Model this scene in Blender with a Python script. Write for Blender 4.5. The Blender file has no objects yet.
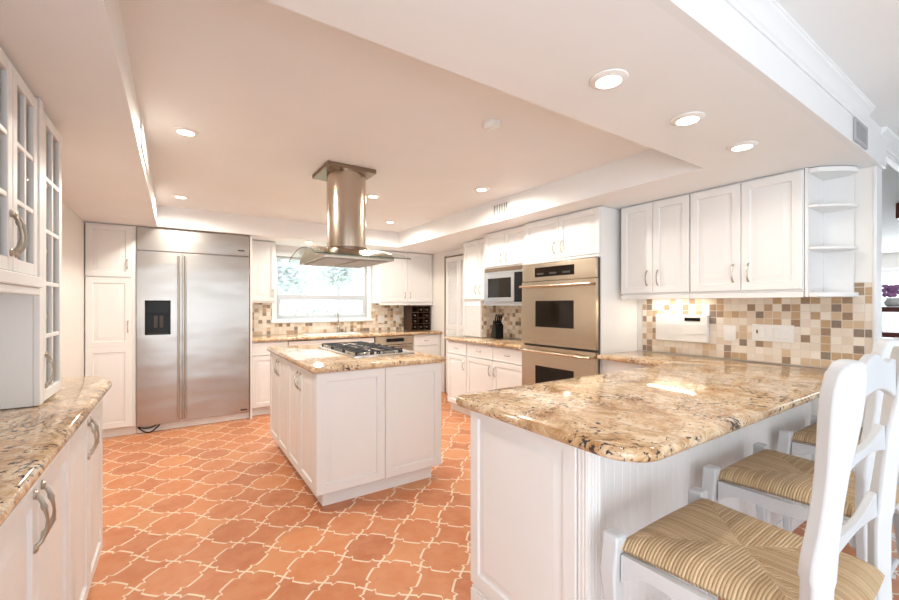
import bpy, bmesh, math, random
from mathutils import Vector, Matrix
from math import pi, sin, cos, radians
random.seed(7)
S = bpy.context.scene
COL = S.collection
# ------------------------------------------------------------------ camera, world, sun, exposure
cam_d = bpy.data.cameras.new('camera'); cam = bpy.data.objects.new('camera', cam_d); COL.objects.link(cam)
cam.location = (0, 0, 1.36); cam.rotation_euler = (radians(90), 0, radians(-33.75))
cam_d.sensor_width = 36; cam_d.lens = 409.5 / 899 * 36; cam_d.shift_y = 5.5 / 899
cam_d.clip_start = 0.03; cam_d.clip_end = 200
S.camera = cam
W = bpy.data.worlds.new('sky'); S.world = W; W.use_nodes = True
bg = W.node_tree.nodes['Background']; bg.inputs[0].default_value = (0.86, 0.93, 1.0, 1); bg.inputs[1].default_value = 1.7
S.view_settings.view_transform = 'Standard'; S.view_settings.look = 'None'
S.view_settings.exposure = 0.42; S.view_settings.gamma = 1.0; S.view_settings.use_curve_mapping = False
WARM = (1.0, 0.94, 0.84)
DL_POWER = 43.0
def area(name, loc, rot, sx, sy, e, color):
    d = bpy.data.lights.new(name, 'AREA'); d.shape = 'RECTANGLE'; d.size = sx; d.size_y = sy; d.energy = e; d.color = color
    o = bpy.data.objects.new(name, d); COL.objects.link(o); o.location = loc; o.rotation_euler = rot
    return o
# daylight from dining doors and kitchen window; behind and left are added fill
area('fill_behind', (1.6, -3.12, 1.0), (radians(90), 0, 0), 4.2, 1.8, 14, (0.84, 0.92, 1.0))  # added fill, as if from the unseen invented glazed wall
area('fill_left', (-.72, -1.5, 1.15), (radians(98), 0, radians(-60)), 2.0, 1.9, 42, (0.84, 0.92, 1.0))  # added fill from the unseen left, brightens the peninsula end
area('daylight_dining', (11.9, 1.0, 1.2), (radians(90), 0, radians(90)), 2.8, 1.9, 80, (0.90, 0.95, 1.0))
area('daylight_kitchen', (1.82, 7.0, 3.0), (radians(-62), 0, 0), 2.2, 1.2, 150, (0.92, 0.96, 1.0))

# ------------------------------------------------------------------ material helpers
class NT:
    def __init__(s, name):
        s.m = bpy.data.materials.new(name); s.m.use_nodes = True; s.t = s.m.node_tree
        s.p = s.t.nodes['Principled BSDF']; s.out = s.t.nodes['Material Output']
    def n(s, typ, **kw):
        nd = s.t.nodes.new(typ)
        for k, v in kw.items(): setattr(nd, k, v)
        return nd
    def put(s, sock, v):
        if hasattr(v, 'is_output'): s.t.links.new(v, sock)
        else: sock.default_value = v
    def math(s, op, a, b=0.0, c=0.0):
        nd = s.n('ShaderNodeMath', operation=op)
        s.put(nd.inputs[0], a); s.put(nd.inputs[1], b); s.put(nd.inputs[2], c)
        return nd.outputs[0]
    def coord(s, k='Object'): return s.n('ShaderNodeTexCoord').outputs[k]
    def mapped(s, vec, scale=(1, 1, 1), loc=(0, 0, 0), rot=(0, 0, 0)):
        nd = s.n('ShaderNodeMapping'); s.put(nd.inputs[0], vec)
        nd.inputs['Location'].default_value = loc; nd.inputs['Rotation'].default_value = rot; nd.inputs['Scale'].default_value = scale
        return nd.outputs[0]
    def noise(s, vec, scale, detail=2.0, rough=.5, dist=0.0):
        nd = s.n('ShaderNodeTexNoise'); s.put(nd.inputs['Vector'], vec)
        nd.inputs['Scale'].default_value = scale; nd.inputs['Detail'].default_value = detail
        nd.inputs['Roughness'].default_value = rough; nd.inputs['Distortion'].default_value = dist
        return nd.outputs[0]
    def ramp(s, fac, stops, interp='LINEAR'):
        nd = s.n('ShaderNodeValToRGB'); s.put(nd.inputs[0], fac); e = nd.color_ramp.elements; nd.color_ramp.interpolation = interp
        while len(e) < len(stops): e.new(0.5)
        for el, (p, c) in zip(e, stops): el.position = p; el.color = (*c, 1)
        return nd.outputs[0]
    def mix(s, fac, a, b):
        nd = s.n('ShaderNodeMix', data_type='RGBA'); s.put(nd.inputs[0], fac)
        s.put(nd.inputs[6], a if hasattr(a, 'is_output') else (*a, 1)); s.put(nd.inputs[7], b if hasattr(b, 'is_output') else (*b, 1))
        return nd.outputs[2]
    def bump(s, h, strength, dist=.01):
        nd = s.n('ShaderNodeBump'); s.put(nd.inputs['Height'], h); nd.inputs['Strength'].default_value = strength; nd.inputs['Distance'].default_value = dist
        s.t.links.new(nd.outputs[0], s.p.inputs['Normal'])
    def comb(s, x, y, z):
        nd = s.n('ShaderNodeCombineXYZ'); s.put(nd.inputs[0], x); s.put(nd.inputs[1], y); s.put(nd.inputs[2], z); return nd.outputs[0]
    def sep(s, v):
        nd = s.n('ShaderNodeSeparateXYZ'); s.put(nd.inputs[0], v); return nd.outputs
    def white(s, v, dim='3D'):
        nd = s.n('ShaderNodeTexWhiteNoise', noise_dimensions=dim); s.put(nd.inputs[0], v); return nd.outputs[0]
    def base(s, col, rough=.5, metal=0.0, spec=.5):
        s.put(s.p.inputs['Base Color'], col if hasattr(col, 'is_output') else (*col, 1)); s.put(s.p.inputs['Roughness'], rough)
        s.p.inputs['Metallic'].default_value = metal; s.p.inputs['Specular IOR Level'].default_value = spec
        return s

def paint(name, col, rough=.45, bump=0.0, bscale=60, var=.03, spec=.5):
    t = NT(name); v = t.coord()
    a = tuple(c * (1 - var) for c in col); b = tuple(min(1, c * (1 + var)) for c in col)
    t.base(t.mix(t.noise(v, 3.0, 3), a, b), rough, 0, spec)
    if bump: t.bump(t.noise(v, bscale, 4, .6), bump, .004)
    return t.m
def metal(name, col, rough, stretch=(1, 1, 1), wav=0.0, var=.06):
    t = NT(name); v = t.mapped(t.coord(), stretch)
    nz = t.noise(v, 8, 4, .6)
    t.base(t.mix(nz, tuple(c * (1 - var) for c in col), col), rough, 1.0)
    if wav:
        t.bump(t.noise(t.mapped(t.coord(), (1.2, 1.2, 3.0)), 1.6, 1, .4), wav, .05)
    return t.m
M = {}
M['white'] = paint('painted_white', (.84, .83, .815), .38, .02, 40)
M['stoolwhite'] = paint('stool_white', (.62, .63, .64), .42, .05, 45)
M['wall'] = paint('wall_paint', (.85, .82, .78), .7, .06, 90)
M['trim'] = paint('trim_white', (.84, .84, .84), .4)
M['ceil'] = paint('ceiling_paint', (.885, .88, .875), .8, .12, 70)
M['plastic'] = paint('white_plastic', (.85, .83, .80), .35)
M['black'] = paint('black_plastic', (.012, .012, .013), .22, spec=.15)
M['blackglass'] = paint('black_glass', (.014, .010, .007), .05, spec=.25)
M['iron'] = paint('cast_iron', (.02, .02, .022), .5, .1, 80)
M['steel'] = metal('brushed_steel', (.47, .44, .41), .27, (2, 2, 120), 0.14)
M['ovensteel'] = metal('oven_steel', (.61, .52, .41), .24, (2, 2, 120), 0.1)
M['hoodsteel'] = metal('hood_steel', (.56, .47, .38), .24, (120, 120, 2), 0.0)
M['plate'] = metal('dark_bronze_plate', (.30, .22, .16), .35)
M['nickel'] = metal('brushed_nickel', (.50, .46, .40), .28, (40, 40, 40))
M['chrome'] = metal('polished_chrome', (.8, .8, .8), .1)
M['darkwood'] = paint('dark_stained_wood', (.05, .022, .012), .4, .05, 20, .3)
M['redwood'] = paint('mahogany_wood', (.10, .018, .012), .35, .04, 20, .3)
M['grey'] = paint('grey_grille', (.42, .42, .43), .5)
M['dark'] = paint('dark_slot', (.05, .045, .04), .7)
M['bottle'] = paint('bottle_glass', (.012, .016, .012), .08)
M['foil'] = paint('bottle_foil', (.13, .09, .06), .35, 0, 60, .2)
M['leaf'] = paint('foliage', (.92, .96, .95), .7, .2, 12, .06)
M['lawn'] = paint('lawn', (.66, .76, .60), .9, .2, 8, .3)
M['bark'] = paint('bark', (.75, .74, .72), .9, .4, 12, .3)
M['flower'] = paint('purple_petals', (.45, .22, .45), .6, 0, 20, .3)
M['added_carpet'] = paint('added_pale_carpet', (.45, .45, .45), .95, .4, 300, .08)
M['glassedge'] = paint('green_glass_edge', (.06, .11, .10), .1)
M['silver'] = metal('silver_paint', (.50, .50, .51), .35)
M['sash'] = paint('aluminium_sash', (.50, .53, .56), .4)
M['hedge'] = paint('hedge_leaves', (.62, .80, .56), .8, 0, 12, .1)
M['ceramic'] = paint('glazed_ceramic', (.7, .7, .68), .2)

def emis(name, col, st):
    t = NT(name); t.base(col, .5); v = t.coord()
    t.put(t.p.inputs['Emission Color'], (*col, 1)); t.put(t.p.inputs['Emission Strength'], t.math('ADD', st, t.math('MULTIPLY', t.noise(v, 5), st * .05)))
    return t.m
M['lamp'] = emis('lamp_glow', (1.0, .90, .74), 7.0)

def glass(name, tint, fmin=.04):
    t = NT(name)
    tr = t.n('ShaderNodeBsdfTransparent'); gl = t.n('ShaderNodeBsdfGlossy'); gl.inputs['Roughness'].default_value = .02
    nz = t.noise(t.coord(), 2.0); tr.inputs[0].default_value = (*tint, 1)
    fr = t.n('ShaderNodeLayerWeight'); fr.inputs[0].default_value = .5
    fc = t.math('ADD', .03, t.math('MULTIPLY', t.math('POWER', fr.outputs[1], 4.0), .35))
    mx = t.n('ShaderNodeMixShader'); t.put(mx.inputs[0], t.math('ADD', fc, t.math('MULTIPLY', nz, .01)))
    t.t.links.new(tr.outputs[0], mx.inputs[1]); t.t.links.new(gl.outputs[0], mx.inputs[2]); t.t.links.new(mx.outputs[0], t.out.inputs[0])
    return t.m
M['pane'] = glass('clear_glass', (.96, .97, .97))
M['hoodglass'] = glass('hood_glass', (.93, .97, .96))

def granite():
    t = NT('granite'); v = t.coord()
    vd = t.n('ShaderNodeVectorMath', operation='ADD'); t.put(vd.inputs[0], v)
    nd = t.n('ShaderNodeTexNoise'); t.put(nd.inputs['Vector'], v); nd.inputs['Scale'].default_value = 3.0; nd.inputs['Detail'].default_value = 3
    sc = t.n('ShaderNodeVectorMath', operation='SCALE'); t.put(sc.inputs[0], nd.outputs[1]); sc.inputs[3].default_value = .25
    t.put(vd.inputs[1], sc.outputs[0]); w = vd.outputs[0]
    big = t.noise(w, 3.4, 7, .62, 1.0)
    c1 = t.ramp(big, [(.27, (.16, .075, .035)), (.36, (.42, .23, .095)), (.43, (.62, .41, .22)), (.55, (.80, .64, .45)), (.66, (.72, .51, .29)), (.76, (.44, .24, .10))])
    vein = t.noise(w, 6.5, 6, .66, 1.6)
    vm = t.ramp(vein, [(.45, (0, 0, 0)), (.49, (1, 1, 1)), (.51, (1, 1, 1)), (.56, (0, 0, 0))])
    c2 = t.mix(t.math('MULTIPLY', vm, .5), c1, (.36, .16, .06))
    med = t.noise(w, 34, 5, .7)
    mm = t.ramp(med, [(.50, (0, 0, 0)), (.60, (1, 1, 1))])
    c3 = t.mix(t.math('MULTIPLY', mm, .38), c2, (.46, .27, .12))
    cr = t.ramp(t.noise(w, 19, 5, .7), [(.56, (0, 0, 0)), (.66, (1, 1, 1))])
    c3 = t.mix(t.math('MULTIPLY', cr, .55), c3, (.86, .74, .58))
    blk = t.noise(w, 55, 3, .6); area_ = t.noise(w, 5.0, 3)
    bm = t.ramp(t.math('ADD', blk, t.math('MULTIPLY', area_, .5)), [(.84, (0, 0, 0)), (.89, (1, 1, 1))])
    c4 = t.mix(bm, c3, (.05, .038, .032))
    sp = t.ramp(t.noise(v, 110, 2), [(.64, (0, 0, 0)), (.70, (1, 1, 1))])
    c5 = t.mix(t.math('MULTIPLY', sp, .5), c4, (.86, .80, .70))
    t.base(c5, .09, 0, .5)
    return t.m
M['granite'] = granite()

def floor_mat():
    t = NT('terracotta_tile'); v = t.coord()
    s = .307                      # node spacing along the room; the tiles lie at 45 degrees
    x, y, z = t.sep(v)
    xs_ = t.math('DIVIDE', t.math('ADD', x, .165), s); ys_ = t.math('DIVIDE', t.math('SUBTRACT', y, 2.474), s)
    u = t.math('ADD', xs_, ys_); w = t.math('ADD', t.math('SUBTRACT', ys_, xs_), 1.0)
    def g(a):
        f = t.math('FRACT', a); m = t.math('MINIMUM', f, t.math('SUBTRACT', 1.0, f))
        s1 = t.math('SINE', t.math('MULTIPLY', f, pi)); s3 = t.math('SINE', t.math('MULTIPLY', f, 3 * pi))
        st = t.n('ShaderNodeMapRange', interpolation_type='SMOOTHSTEP'); t.put(st.inputs[0], m); st.inputs[1].default_value = .22; st.inputs[2].default_value = .30
        nt = t.n('ShaderNodeMapRange', interpolation_type='SMOOTHSTEP'); t.put(nt.inputs[0], t.math('ABSOLUTE', t.math('SUBTRACT', m, .23))); nt.inputs[1].default_value = .06; nt.inputs[2].default_value = 0.0
        r = t.math('ADD', t.math('MULTIPLY', s1, .045), t.math('MULTIPLY', st.outputs[0], .055))
        return t.math('ADD', r, t.math('MULTIPLY', nt.outputs[0], -.055))
    def sgn(k, j):   # -(-1)^(k+j)
        md = t.math('FLOORED_MODULO', t.math('ADD', k, j), 2.0)
        return t.math('SUBTRACT', t.math('MULTIPLY', md, 2.0), 1.0)
    kx = t.math('ROUND', u); jy = t.math('FLOOR', w)
    fx = t.math('SUBTRACT', t.math('SUBTRACT', u, kx), t.math('MULTIPLY', sgn(kx, jy), g(w)))
    ky = t.math('ROUND', w); jx = t.math('FLOOR', u)
    fy = t.math('SUBTRACT', t.math('SUBTRACT', w, ky), t.math('MULTIPLY', sgn(ky, jx), g(u)))
    d = t.math('MINIMUM', t.math('ABSOLUTE', fx), t.math('ABSOLUTE', fy))
    dn = t.math('ADD', d, t.math('MULTIPLY', t.math('SUBTRACT', t.noise(v, 40, 2), .5), .012))
    gr = t.n('ShaderNodeMapRange', interpolation_type='SMOOTHSTEP'); t.put(gr.inputs[0], dn); gr.inputs[1].default_value = .017; gr.inputs[2].default_value = .034
    ci = t.math('SUBTRACT', kx, t.math('LESS_THAN', fx, 0.0)); cj = t.math('SUBTRACT', ky, t.math('LESS_THAN', fy, 0.0))
    r1 = t.white(t.comb(ci, cj, 0.0))
    tile = t.ramp(r1, [(0, (.52, .175, .072)), (.35, (.61, .215, .085)), (.65, (.67, .25, .10)), (.85, (.70, .28, .115)), (1, (.69, .31, .135))])
    mott = t.noise(v, 9, 5, .6)
    tile = t.mix(t.ramp(mott, [(.35, (0, 0, 0)), (.75, (.55, .55, .55))]), tile, (.74, .38, .20))
    dk = t.ramp(t.noise(v, 22, 4, .6), [(.60, (0, 0, 0)), (.80, (.5, .5, .5))])
    tile = t.mix(dk, tile, (.36, .12, .055))
    col = t.mix(gr.outputs[0], (.86, .72, .55), tile)
    rg = t.math('ADD', .30, t.math('MULTIPLY', t.noise(v, 12, 3), .18))
    t.base(col, rg, 0, .4)
    t.bump(t.math('ADD', gr.outputs[0], t.math('MULTIPLY', t.noise(v, 14, 3), .5)), .35, .003)
    return t.m
M['floor'] = floor_mat()

def mosaic(name, axis):
    t = NT(name); x, y, z = t.sep(t.coord()); s = .0515
    a = {'x': x, 'y': y}[axis]
    u = t.math('DIVIDE', a, s); w = t.math('DIVIDE', t.math('SUBTRACT', z, .958), s)
    fu = t.math('FRACT', u); fw = t.math('FRACT', w)
    du = t.math('MINIMUM', fu, t.math('SUBTRACT', 1.0, fu)); dw = t.math('MINIMUM', fw, t.math('SUBTRACT', 1.0, fw))
    d = t.math('MINIMUM', du, dw)
    gr = t.n('ShaderNodeMapRange', interpolation_type='SMOOTHSTEP'); t.put(gr.inputs[0], d); gr.inputs[1].default_value = .02; gr.inputs[2].default_value = .05
    r = t.white(t.comb(t.math('FLOOR', u), t.math('FLOOR', w), 3.7))
    tile = t.ramp(r, [(0, (.78, .68, .57)), (.22, (.84, .76, .66)), (.42, (.72, .60, .48)), (.55, (.62, .45, .29)), (.66, (.48, .31, .17)), (.76, (.29, .18, .105)), (.86, (.21, .155, .12)), (.93, (.80, .72, .62))], 'CONSTANT')
    tile = t.mix(t.math('MULTIPLY', t.noise(t.coord(), 70, 3), .2), tile, (.80, .68, .52))
    t.base(t.mix(gr.outputs[0], (.70, .63, .55), tile), .28)
    t.bump(gr.outputs[0], .3, .002)
    return t.m
M['mosaic_x'] = mosaic('stone_mosaic_x', 'x'); M['mosaic_y'] = mosaic('stone_mosaic_y', 'y')

def rush_mat():
    t = NT('woven_rush'); x, y, z = t.sep(t.coord())
    ax = t.math('ABSOLUTE', t.math('DIVIDE', x, .258)); ay = t.math('ABSOLUTE', t.math('DIVIDE', y, .235))
    side = t.math('GREATER_THAN', ax, ay)          # left / right section: cords run along x, stack along y
    al = t.math('ADD', t.math('MULTIPLY', side, y), t.math('MULTIPLY', t.math('SUBTRACT', 1.0, side), x))
    ac = t.math('ADD', t.math('MULTIPLY', side, x), t.math('MULTIPLY', t.math('SUBTRACT', 1.0, side), y))
    al2 = t.math('ADD', al, t.math('MULTIPLY', t.math('SUBTRACT', t.noise(t.coord(), 14, 2), .5), .0025))
    k = t.math('DIVIDE', al2, .0088)
    rib = t.math('ABSOLUTE', t.math('SINE', t.math('MULTIPLY', k, pi)))
    r = t.white(t.comb(t.math('FLOOR', k), side, t.math('GREATER_THAN', ac, 0.0)))
    streak = t.noise(t.comb(t.math('MULTIPLY', al, 420.0), t.math('MULTIPLY', ac, 22.0), side), 1.0, 4, .6)
    mixv = t.math('ADD', t.math('MULTIPLY', r, .40), t.math('MULTIPLY', streak, .55))
    col = t.ramp(mixv, [(.15, (.42, .26, .13)), (.40, (.58, .40, .225)), (.60, (.69, .50, .30)), (.85, (.82, .65, .44))])
    gap = t.n('ShaderNodeMapRange'); t.put(gap.inputs[0], rib); gap.inputs[1].default_value = .05; gap.inputs[2].default_value = .55
    col = t.mix(gap.outputs[0], (.40, .27, .15), col)  # rib shading put into the colour: darker between the cords
    seam = t.n('ShaderNodeMapRange'); t.put(seam.inputs[0], t.math('ABSOLUTE', t.math('SUBTRACT', ax, ay))); seam.inputs[1].default_value = 0.0; seam.inputs[2].default_value = .035
    t.base(col, .6, 0, .35)
    t.bump(t.math('MULTIPLY', rib, seam.outputs[0]), .8, .004)
    return t.m
M['rush'] = rush_mat()

def louver_mat():
    return M['white']

# ------------------------------------------------------------------ mesh builder
class MB:
    def __init__(s): s.v = []; s.f = []
    def add(s, vs, fs):
        b = len(s.v); s.v += [tuple(p) for p in vs]; s.f += [tuple(i + b for i in f) for f in fs]; return s
    def box(s, x0, x1, y0, y1, z0, z1):
        return s.add([(x0, y0, z0), (x1, y0, z0), (x1, y1, z0), (x0, y1, z0), (x0, y0, z1), (x1, y0, z1), (x1, y1, z1), (x0, y1, z1)],
                     [(0, 3, 2, 1), (4, 5, 6, 7), (0, 1, 5, 4), (1, 2, 6, 5), (2, 3, 7, 6), (3, 0, 4, 7)])
    def rings(s, rs, cap0=True, cap1=True, closed=True):
        n = len(rs[0]); vs = [p for r in rs for p in r]; fs = []
        for i in range(len(rs) - 1):
            for j in range(n if closed else n - 1):
                k = (j + 1) % n; fs.append((i * n + j, i * n + k, (i + 1) * n + k, (i + 1) * n + j))
        if cap0: fs.append(tuple(range(n - 1, -1, -1)))
        if cap1: fs.append(tuple(range((len(rs) - 1) * n, len(rs) * n)))
        return s.add(vs, fs)
    def prism(s, pts, z0, z1):
        return s.rings([[(x, y, z0) for x, y in pts], [(x, y, z1) for x, y in pts]])
    def lathe(s, prof, c=(0, 0, 0), n=24, axis='z'):
        rs = []
        for r, h in prof:
            ring = []
            for i in range(n):
                a = 2 * pi * i / n; p = (r * cos(a), r * sin(a), h)
                if axis == 'y': p = (p[0], -p[2], p[1])
                if axis == 'x': p = (p[2], p[0], p[1])
                ring.append((p[0] + c[0], p[1] + c[1], p[2] + c[2]))
            rs.append(ring)
        return s.rings(rs)
    def tube(s, path, r, n=10):
        path = [Vector(p) for p in path]; rr = r if isinstance(r, (list, tuple)) else [r] * len(path)
        rs = []; up = None
        for i, p in enumerate(path):
            d = (path[min(i + 1, len(path) - 1)] - path[max(i - 1, 0)]).normalized()
            if up is None:
                up = Vector((0, 0, 1)) if abs(d.z) < .9 else Vector((1, 0, 0))
            a = d.cross(up).normalized(); b = a.cross(d).normalized(); up = b
            rs.append([tuple(p + (a * cos(2 * pi * k / n) + b * sin(2 * pi * k / n)) * rr[i]) for k in range(n)])
        return s.rings(rs)
    def build(s, name, mat, parent=None, loc=None, smooth=35, bevel=0.0, seg=2, kind=None):
        me = bpy.data.meshes.new(name); me.from_pydata(s.v, [], s.f)
        bm = bmesh.new(); bm.from_mesh(me); bmesh.ops.recalc_face_normals(bm, faces=bm.faces); bm.to_mesh(me); bm.free()
        me.materials.append(mat)
        if smooth:
            for p in me.polygons: p.use_smooth = True
            me.set_sharp_from_angle(angle=radians(smooth))
        o = bpy.data.objects.new(name, me); COL.objects.link(o)
        if parent: o.parent = parent
        if loc: o.location = loc
        if bevel:
            b = o.modifiers.new('edge', 'BEVEL'); b.width = bevel; b.segments = seg; b.limit_method = 'ANGLE'; b.angle_limit = radians(50)
        if kind: o['kind'] = kind
        return o
def thing(name, label, cat, loc=(0, 0, 0), rz=0.0, group=None):
    o = bpy.data.objects.new(name, None); COL.objects.link(o); o.location = loc; o.rotation_euler = (0, 0, rz); o.empty_display_size = .1
    return tag(o, label, cat, group)
def tag(o, label, cat, group=None):
    o['label'] = label; o['category'] = cat
    if group: o['group'] = group
    return o
def copy_tree(o, parent=None):
    c = o.copy(); COL.objects.link(c)
    if parent: c.parent = parent
    for ch in list(o.children): copy_tree(ch, c)
    return c
def struct(o): o['kind'] = 'structure'; return o

def offset_poly(pts, d):
    n = len(pts); out = []
    for i in range(n):
        p0 = Vector(pts[i - 1]); p1 = Vector(pts[i]); p2 = Vector(pts[(i + 1) % n])
        e1 = (p1 - p0).normalized(); e2 = (p2 - p1).normalized()
        n1 = Vector((-e1.y, e1.x)); n2 = Vector((-e2.y, e2.x))
        b = n1 + n2; b = b / max(.2, b.dot(n1)) if b.length > 1e-6 else n1
        out.append(tuple(p1 + b * d))
    return out
def round_poly(pts, radii, seg=8):
    n = len(pts); out = []
    for i in range(n):
        r = radii[i]; p = Vector(pts[i])
        if r <= 0: out.append(tuple(p)); continue
        a = (Vector(pts[i - 1]) - p).normalized(); b = (Vector(pts[(i + 1) % n]) - p).normalized()
        ang = a.angle(b); t = r / math.tan(ang / 2); c = p + (a + b).normalized() * (r / sin(ang / 2))
        s = p + a * t - c; e = p + b * t - c
        a0 = math.atan2(s.y, s.x); a1 = math.atan2(e.y, e.x); da = (a1 - a0 + pi) % (2 * pi) - pi
        for k in range(seg + 1):
            q = a0 + da * k / seg; out.append((c.x + r * cos(q), c.y + r * sin(q)))
    return out
def slab(mb, pts, z0, z1, r=.016):
    """worktop with a full rounded edge; pts counter-clockwise"""
    rs = []
    for k in range(7):
        a = -pi / 2 + pi * k / 6; h = (z1 - z0) / 2
        rs.append([(x, y, (z0 + z1) / 2 + h * sin(a)) for x, y in offset_poly(pts, r * (1 - cos(a)))])
    return mb.rings(rs)
def panel_front(mb, x0, x1, z0, z1, y=0.0, th=.02, fr=.055, raised=True):
    """raised panel door or drawer front, front face at y - th (faces -y)"""
    prof = [(0, y), (0, y - th + .004), (.004, y - th)]
    if raised:
        prof += [(fr, y - th), (fr + .005, y - th + .011), (fr + .014, y - th + .011), (fr + .044, y - th + .001), (fr + .047, y - th + .001)]
    else:
        prof += [(fr * .45, y - th), (fr * .45 + .004, y - th + .003), (fr * .45 + .012, y - th + .003)]
    m = min(x1 - x0, z1 - z0) / 2 - .004
    rs = [[(x0 + min(i, m), yy, z0 + min(i, m)), (x1 - min(i, m), yy, z0 + min(i, m)), (x1 - min(i, m), yy, z1 - min(i, m)), (x0 + min(i, m), yy, z1 - min(i, m))] for i, yy in prof]
    return mb.rings(rs)
def pull(mb, x, y, z, L=.11, vert=True, fancy=False, out=.025):
    path = []; rad = []
    for k in range(13):
        t = k / 12; s = (t - .5) * L; o = y - out * (sin(pi * t) ** .55) if 0 < t < 1 else y
        wob = (.008 * sin(2 * pi * t) if fancy else 0)
        path.append((x + wob, o, z + s) if vert else (x + s, o, z)); rad.append(.0034 + .0022 * abs(cos(pi * t)) + (.0025 if fancy and k in (3, 9) else 0))
    mb.tube(path, rad, 8)
    if fancy:
        for e in (-.5, .5): mb.lathe([(.004, 0), (.013, 0), (.013, .003), (.008, .008)], (x, y, z + e * L), 10, 'y')
    return mb

# ------------------------------------------------------------------ dimensions
XL, XR, YB = -.76, 3.50, 6.05         # left wall, right wall, back wall
ZS, ZC, ZT = 2.20, 2.42, .955          # soffit, ceiling, worktop
XRO, YE, YH = 3.62, .635, .60          # outer face and end of right wall, face of header
TX0, TX1, TY0, TY1 = -.165, 2.68, 1.22, 5.33   # tray
R90 = radians(90)
# ------------------------------------------------------------------ structure
struct(MB().add([(XL - .1, -.35, 0), (XRO + .1, -.35, 0), (XRO + .1, 6.17, 0), (XL - .1, 6.17, 0)], [(0, 1, 2, 3)]).build('floor', M['floor'], smooth=0))
struct(MB().add([(XL - .1, -3.3, 0), (12.2, -3.3, 0), (12.2, -.35, 0), (XL - .1, -.35, 0), (XRO + .1, -.35, 0), (12.2, 3.3, 0), (XRO + .1, 3.3, 0)], [(0, 1, 2, 3), (4, 2, 5, 6)]).build('floor_carpet_added', M['added_carpet'], smooth=0))  # unseen pale floor, added to cut orange bounce onto ceiling and header
c = MB()
c.add([(XL, YH + .03, ZS), (XR, YH + .03, ZS), (XR, YB, ZS), (XL, YB, ZS), (TX0, TY0, ZS), (TX1, TY0, ZS), (TX1, TY1, ZS), (TX0, TY1, ZS)], [(0, 1, 5, 4), (1, 2, 6, 5), (2, 3, 7, 6), (3, 0, 4, 7)])
c.add([(TX0, TY0, ZS), (TX1, TY0, ZS), (TX1, TY1, ZS), (TX0, TY1, ZS), (TX0, TY0, ZC), (TX1, TY0, ZC), (TX1, TY1, ZC), (TX0, TY1, ZC)], [(0, 1, 5, 4), (1, 2, 6, 5), (2, 3, 7, 6), (3, 0, 4, 7), (4, 5, 6, 7)])
struct(c.build('ceiling', M['ceil'], smooth=0))
c = MB(); c.box(-3, 12.2, -3.2, YH, ZC, ZC + .05); c.box(XRO, 12.2, YH, 3.2, ZC, ZC + .05)
struct(c.build('ceiling_dining', M['ceil'], smooth=0))
struct(MB().box(XL, XRO, YH, YH + .03, ZS, ZC).build('trim_header', M['trim'], smooth=0))
b = MB(); b.box(XL - .1, XL, -.3, YB + .12, 0, ZC); b.box(XL - .1, XL, -3.2, -2.7, 0, ZC); b.box(XL - .1, XL, -2.7, -.3, 2.12, ZC); b.box(XL - .1, XL, -2.7, -.3, 0, .12)
struct(b.build('wall_left', M['wall'], smooth=0))
w4 = struct(bpy.data.objects.new('window_left_added', None)); COL.objects.link(w4)  # invented unseen window, added for light from the left
b = MB()
for k in range(3): b.box(XL - .08, XL - .03, -2.7 + 1.16 * k, -2.62 + 1.16 * k, .12, 2.12)
b.box(XL - .075, XL - .035, -2.7, -.3, 2.04, 2.12); b.box(XL - .075, XL - .035, -2.7, -.3, .12, .2)
o = b.build('window_frame', M['trim'], w4, smooth=0); o['kind'] = 'structure'
WX0, WX1, WZ0, WZ1 = 1.15, 2.50, 1.16, 2.05
b = MB(); b.box(XL, WX0, YB, YB + .12, 0, ZC); b.box(WX1, XRO, YB, YB + .12, 0, ZC); b.box(WX0, WX1, YB, YB + .12, 0, WZ0); b.box(WX0, WX1, YB, YB + .12, WZ1, ZC)
struct(b.build('wall_back', M['wall'], smooth=0))
struct(MB().box(XR, XRO, YE, YB, 0, ZC).build('wall_right', M['wall'], smooth=0))
b = MB(); b.box(XR - .004, XRO + .006, YE - .016, YE, 0, ZS)
struct(b.build('trim_jamb', M['trim'], bevel=.003))
b = MB(); b.box(XR - .008, XR, YE + .004, 2.098, ZT + .002, 1.50); b.box(XR - .008, XR, 3.06, 4.05, ZT + .002, 1.36)
struct(b.build('wall_right_tile', M['mosaic_y'], smooth=0))
b = MB(); b.box(.775, WX0 - .02, YB - .008, YB, ZT + .002, 1.40); b.box(WX0 - .02, WX1 + .03, YB - .008, YB, ZT + .002, WZ0 - .045); b.box(WX1 + .03, XR - .01, YB - .008, YB, ZT + .002, 1.40)
struct(b.build('wall_back_tile', M['mosaic_x'], smooth=0))
# crown on the header, cut where the wall grille sits, and going on past the wall
def crown(mb, x0, x1, y, z1):
    p = [(0, -.085), (-.006, -.085), (-.008, -.074), (-.014, -.068), (-.019, -.048), (-.031, -.028), (-.040, -.020), (-.043, -.010), (-.047, -.008), (-.047, 0), (0, 0)]
    mb.rings([[(x, y + a, z1 + h) for a, h in p] for x in (x0, x1)])
b = MB(); crown(b, XL, 3.10, YH, ZC); struct(b.build('trim_crown', M['trim'], smooth=20))
b = MB(); crown(b, 3.50, 6.2, YH + .02, ZC); b.box(3.63, 6.2, YH + .02, YH + .05, ZC - .11, ZC); struct(b.build('trim_crown_dining', M['trim'], smooth=20))
b = MB(); b.box(XL, XL + .012, 3.2, 5.40, 0, .09); struct(b.build('baseboard_left', M['trim'], bevel=.003))
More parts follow.
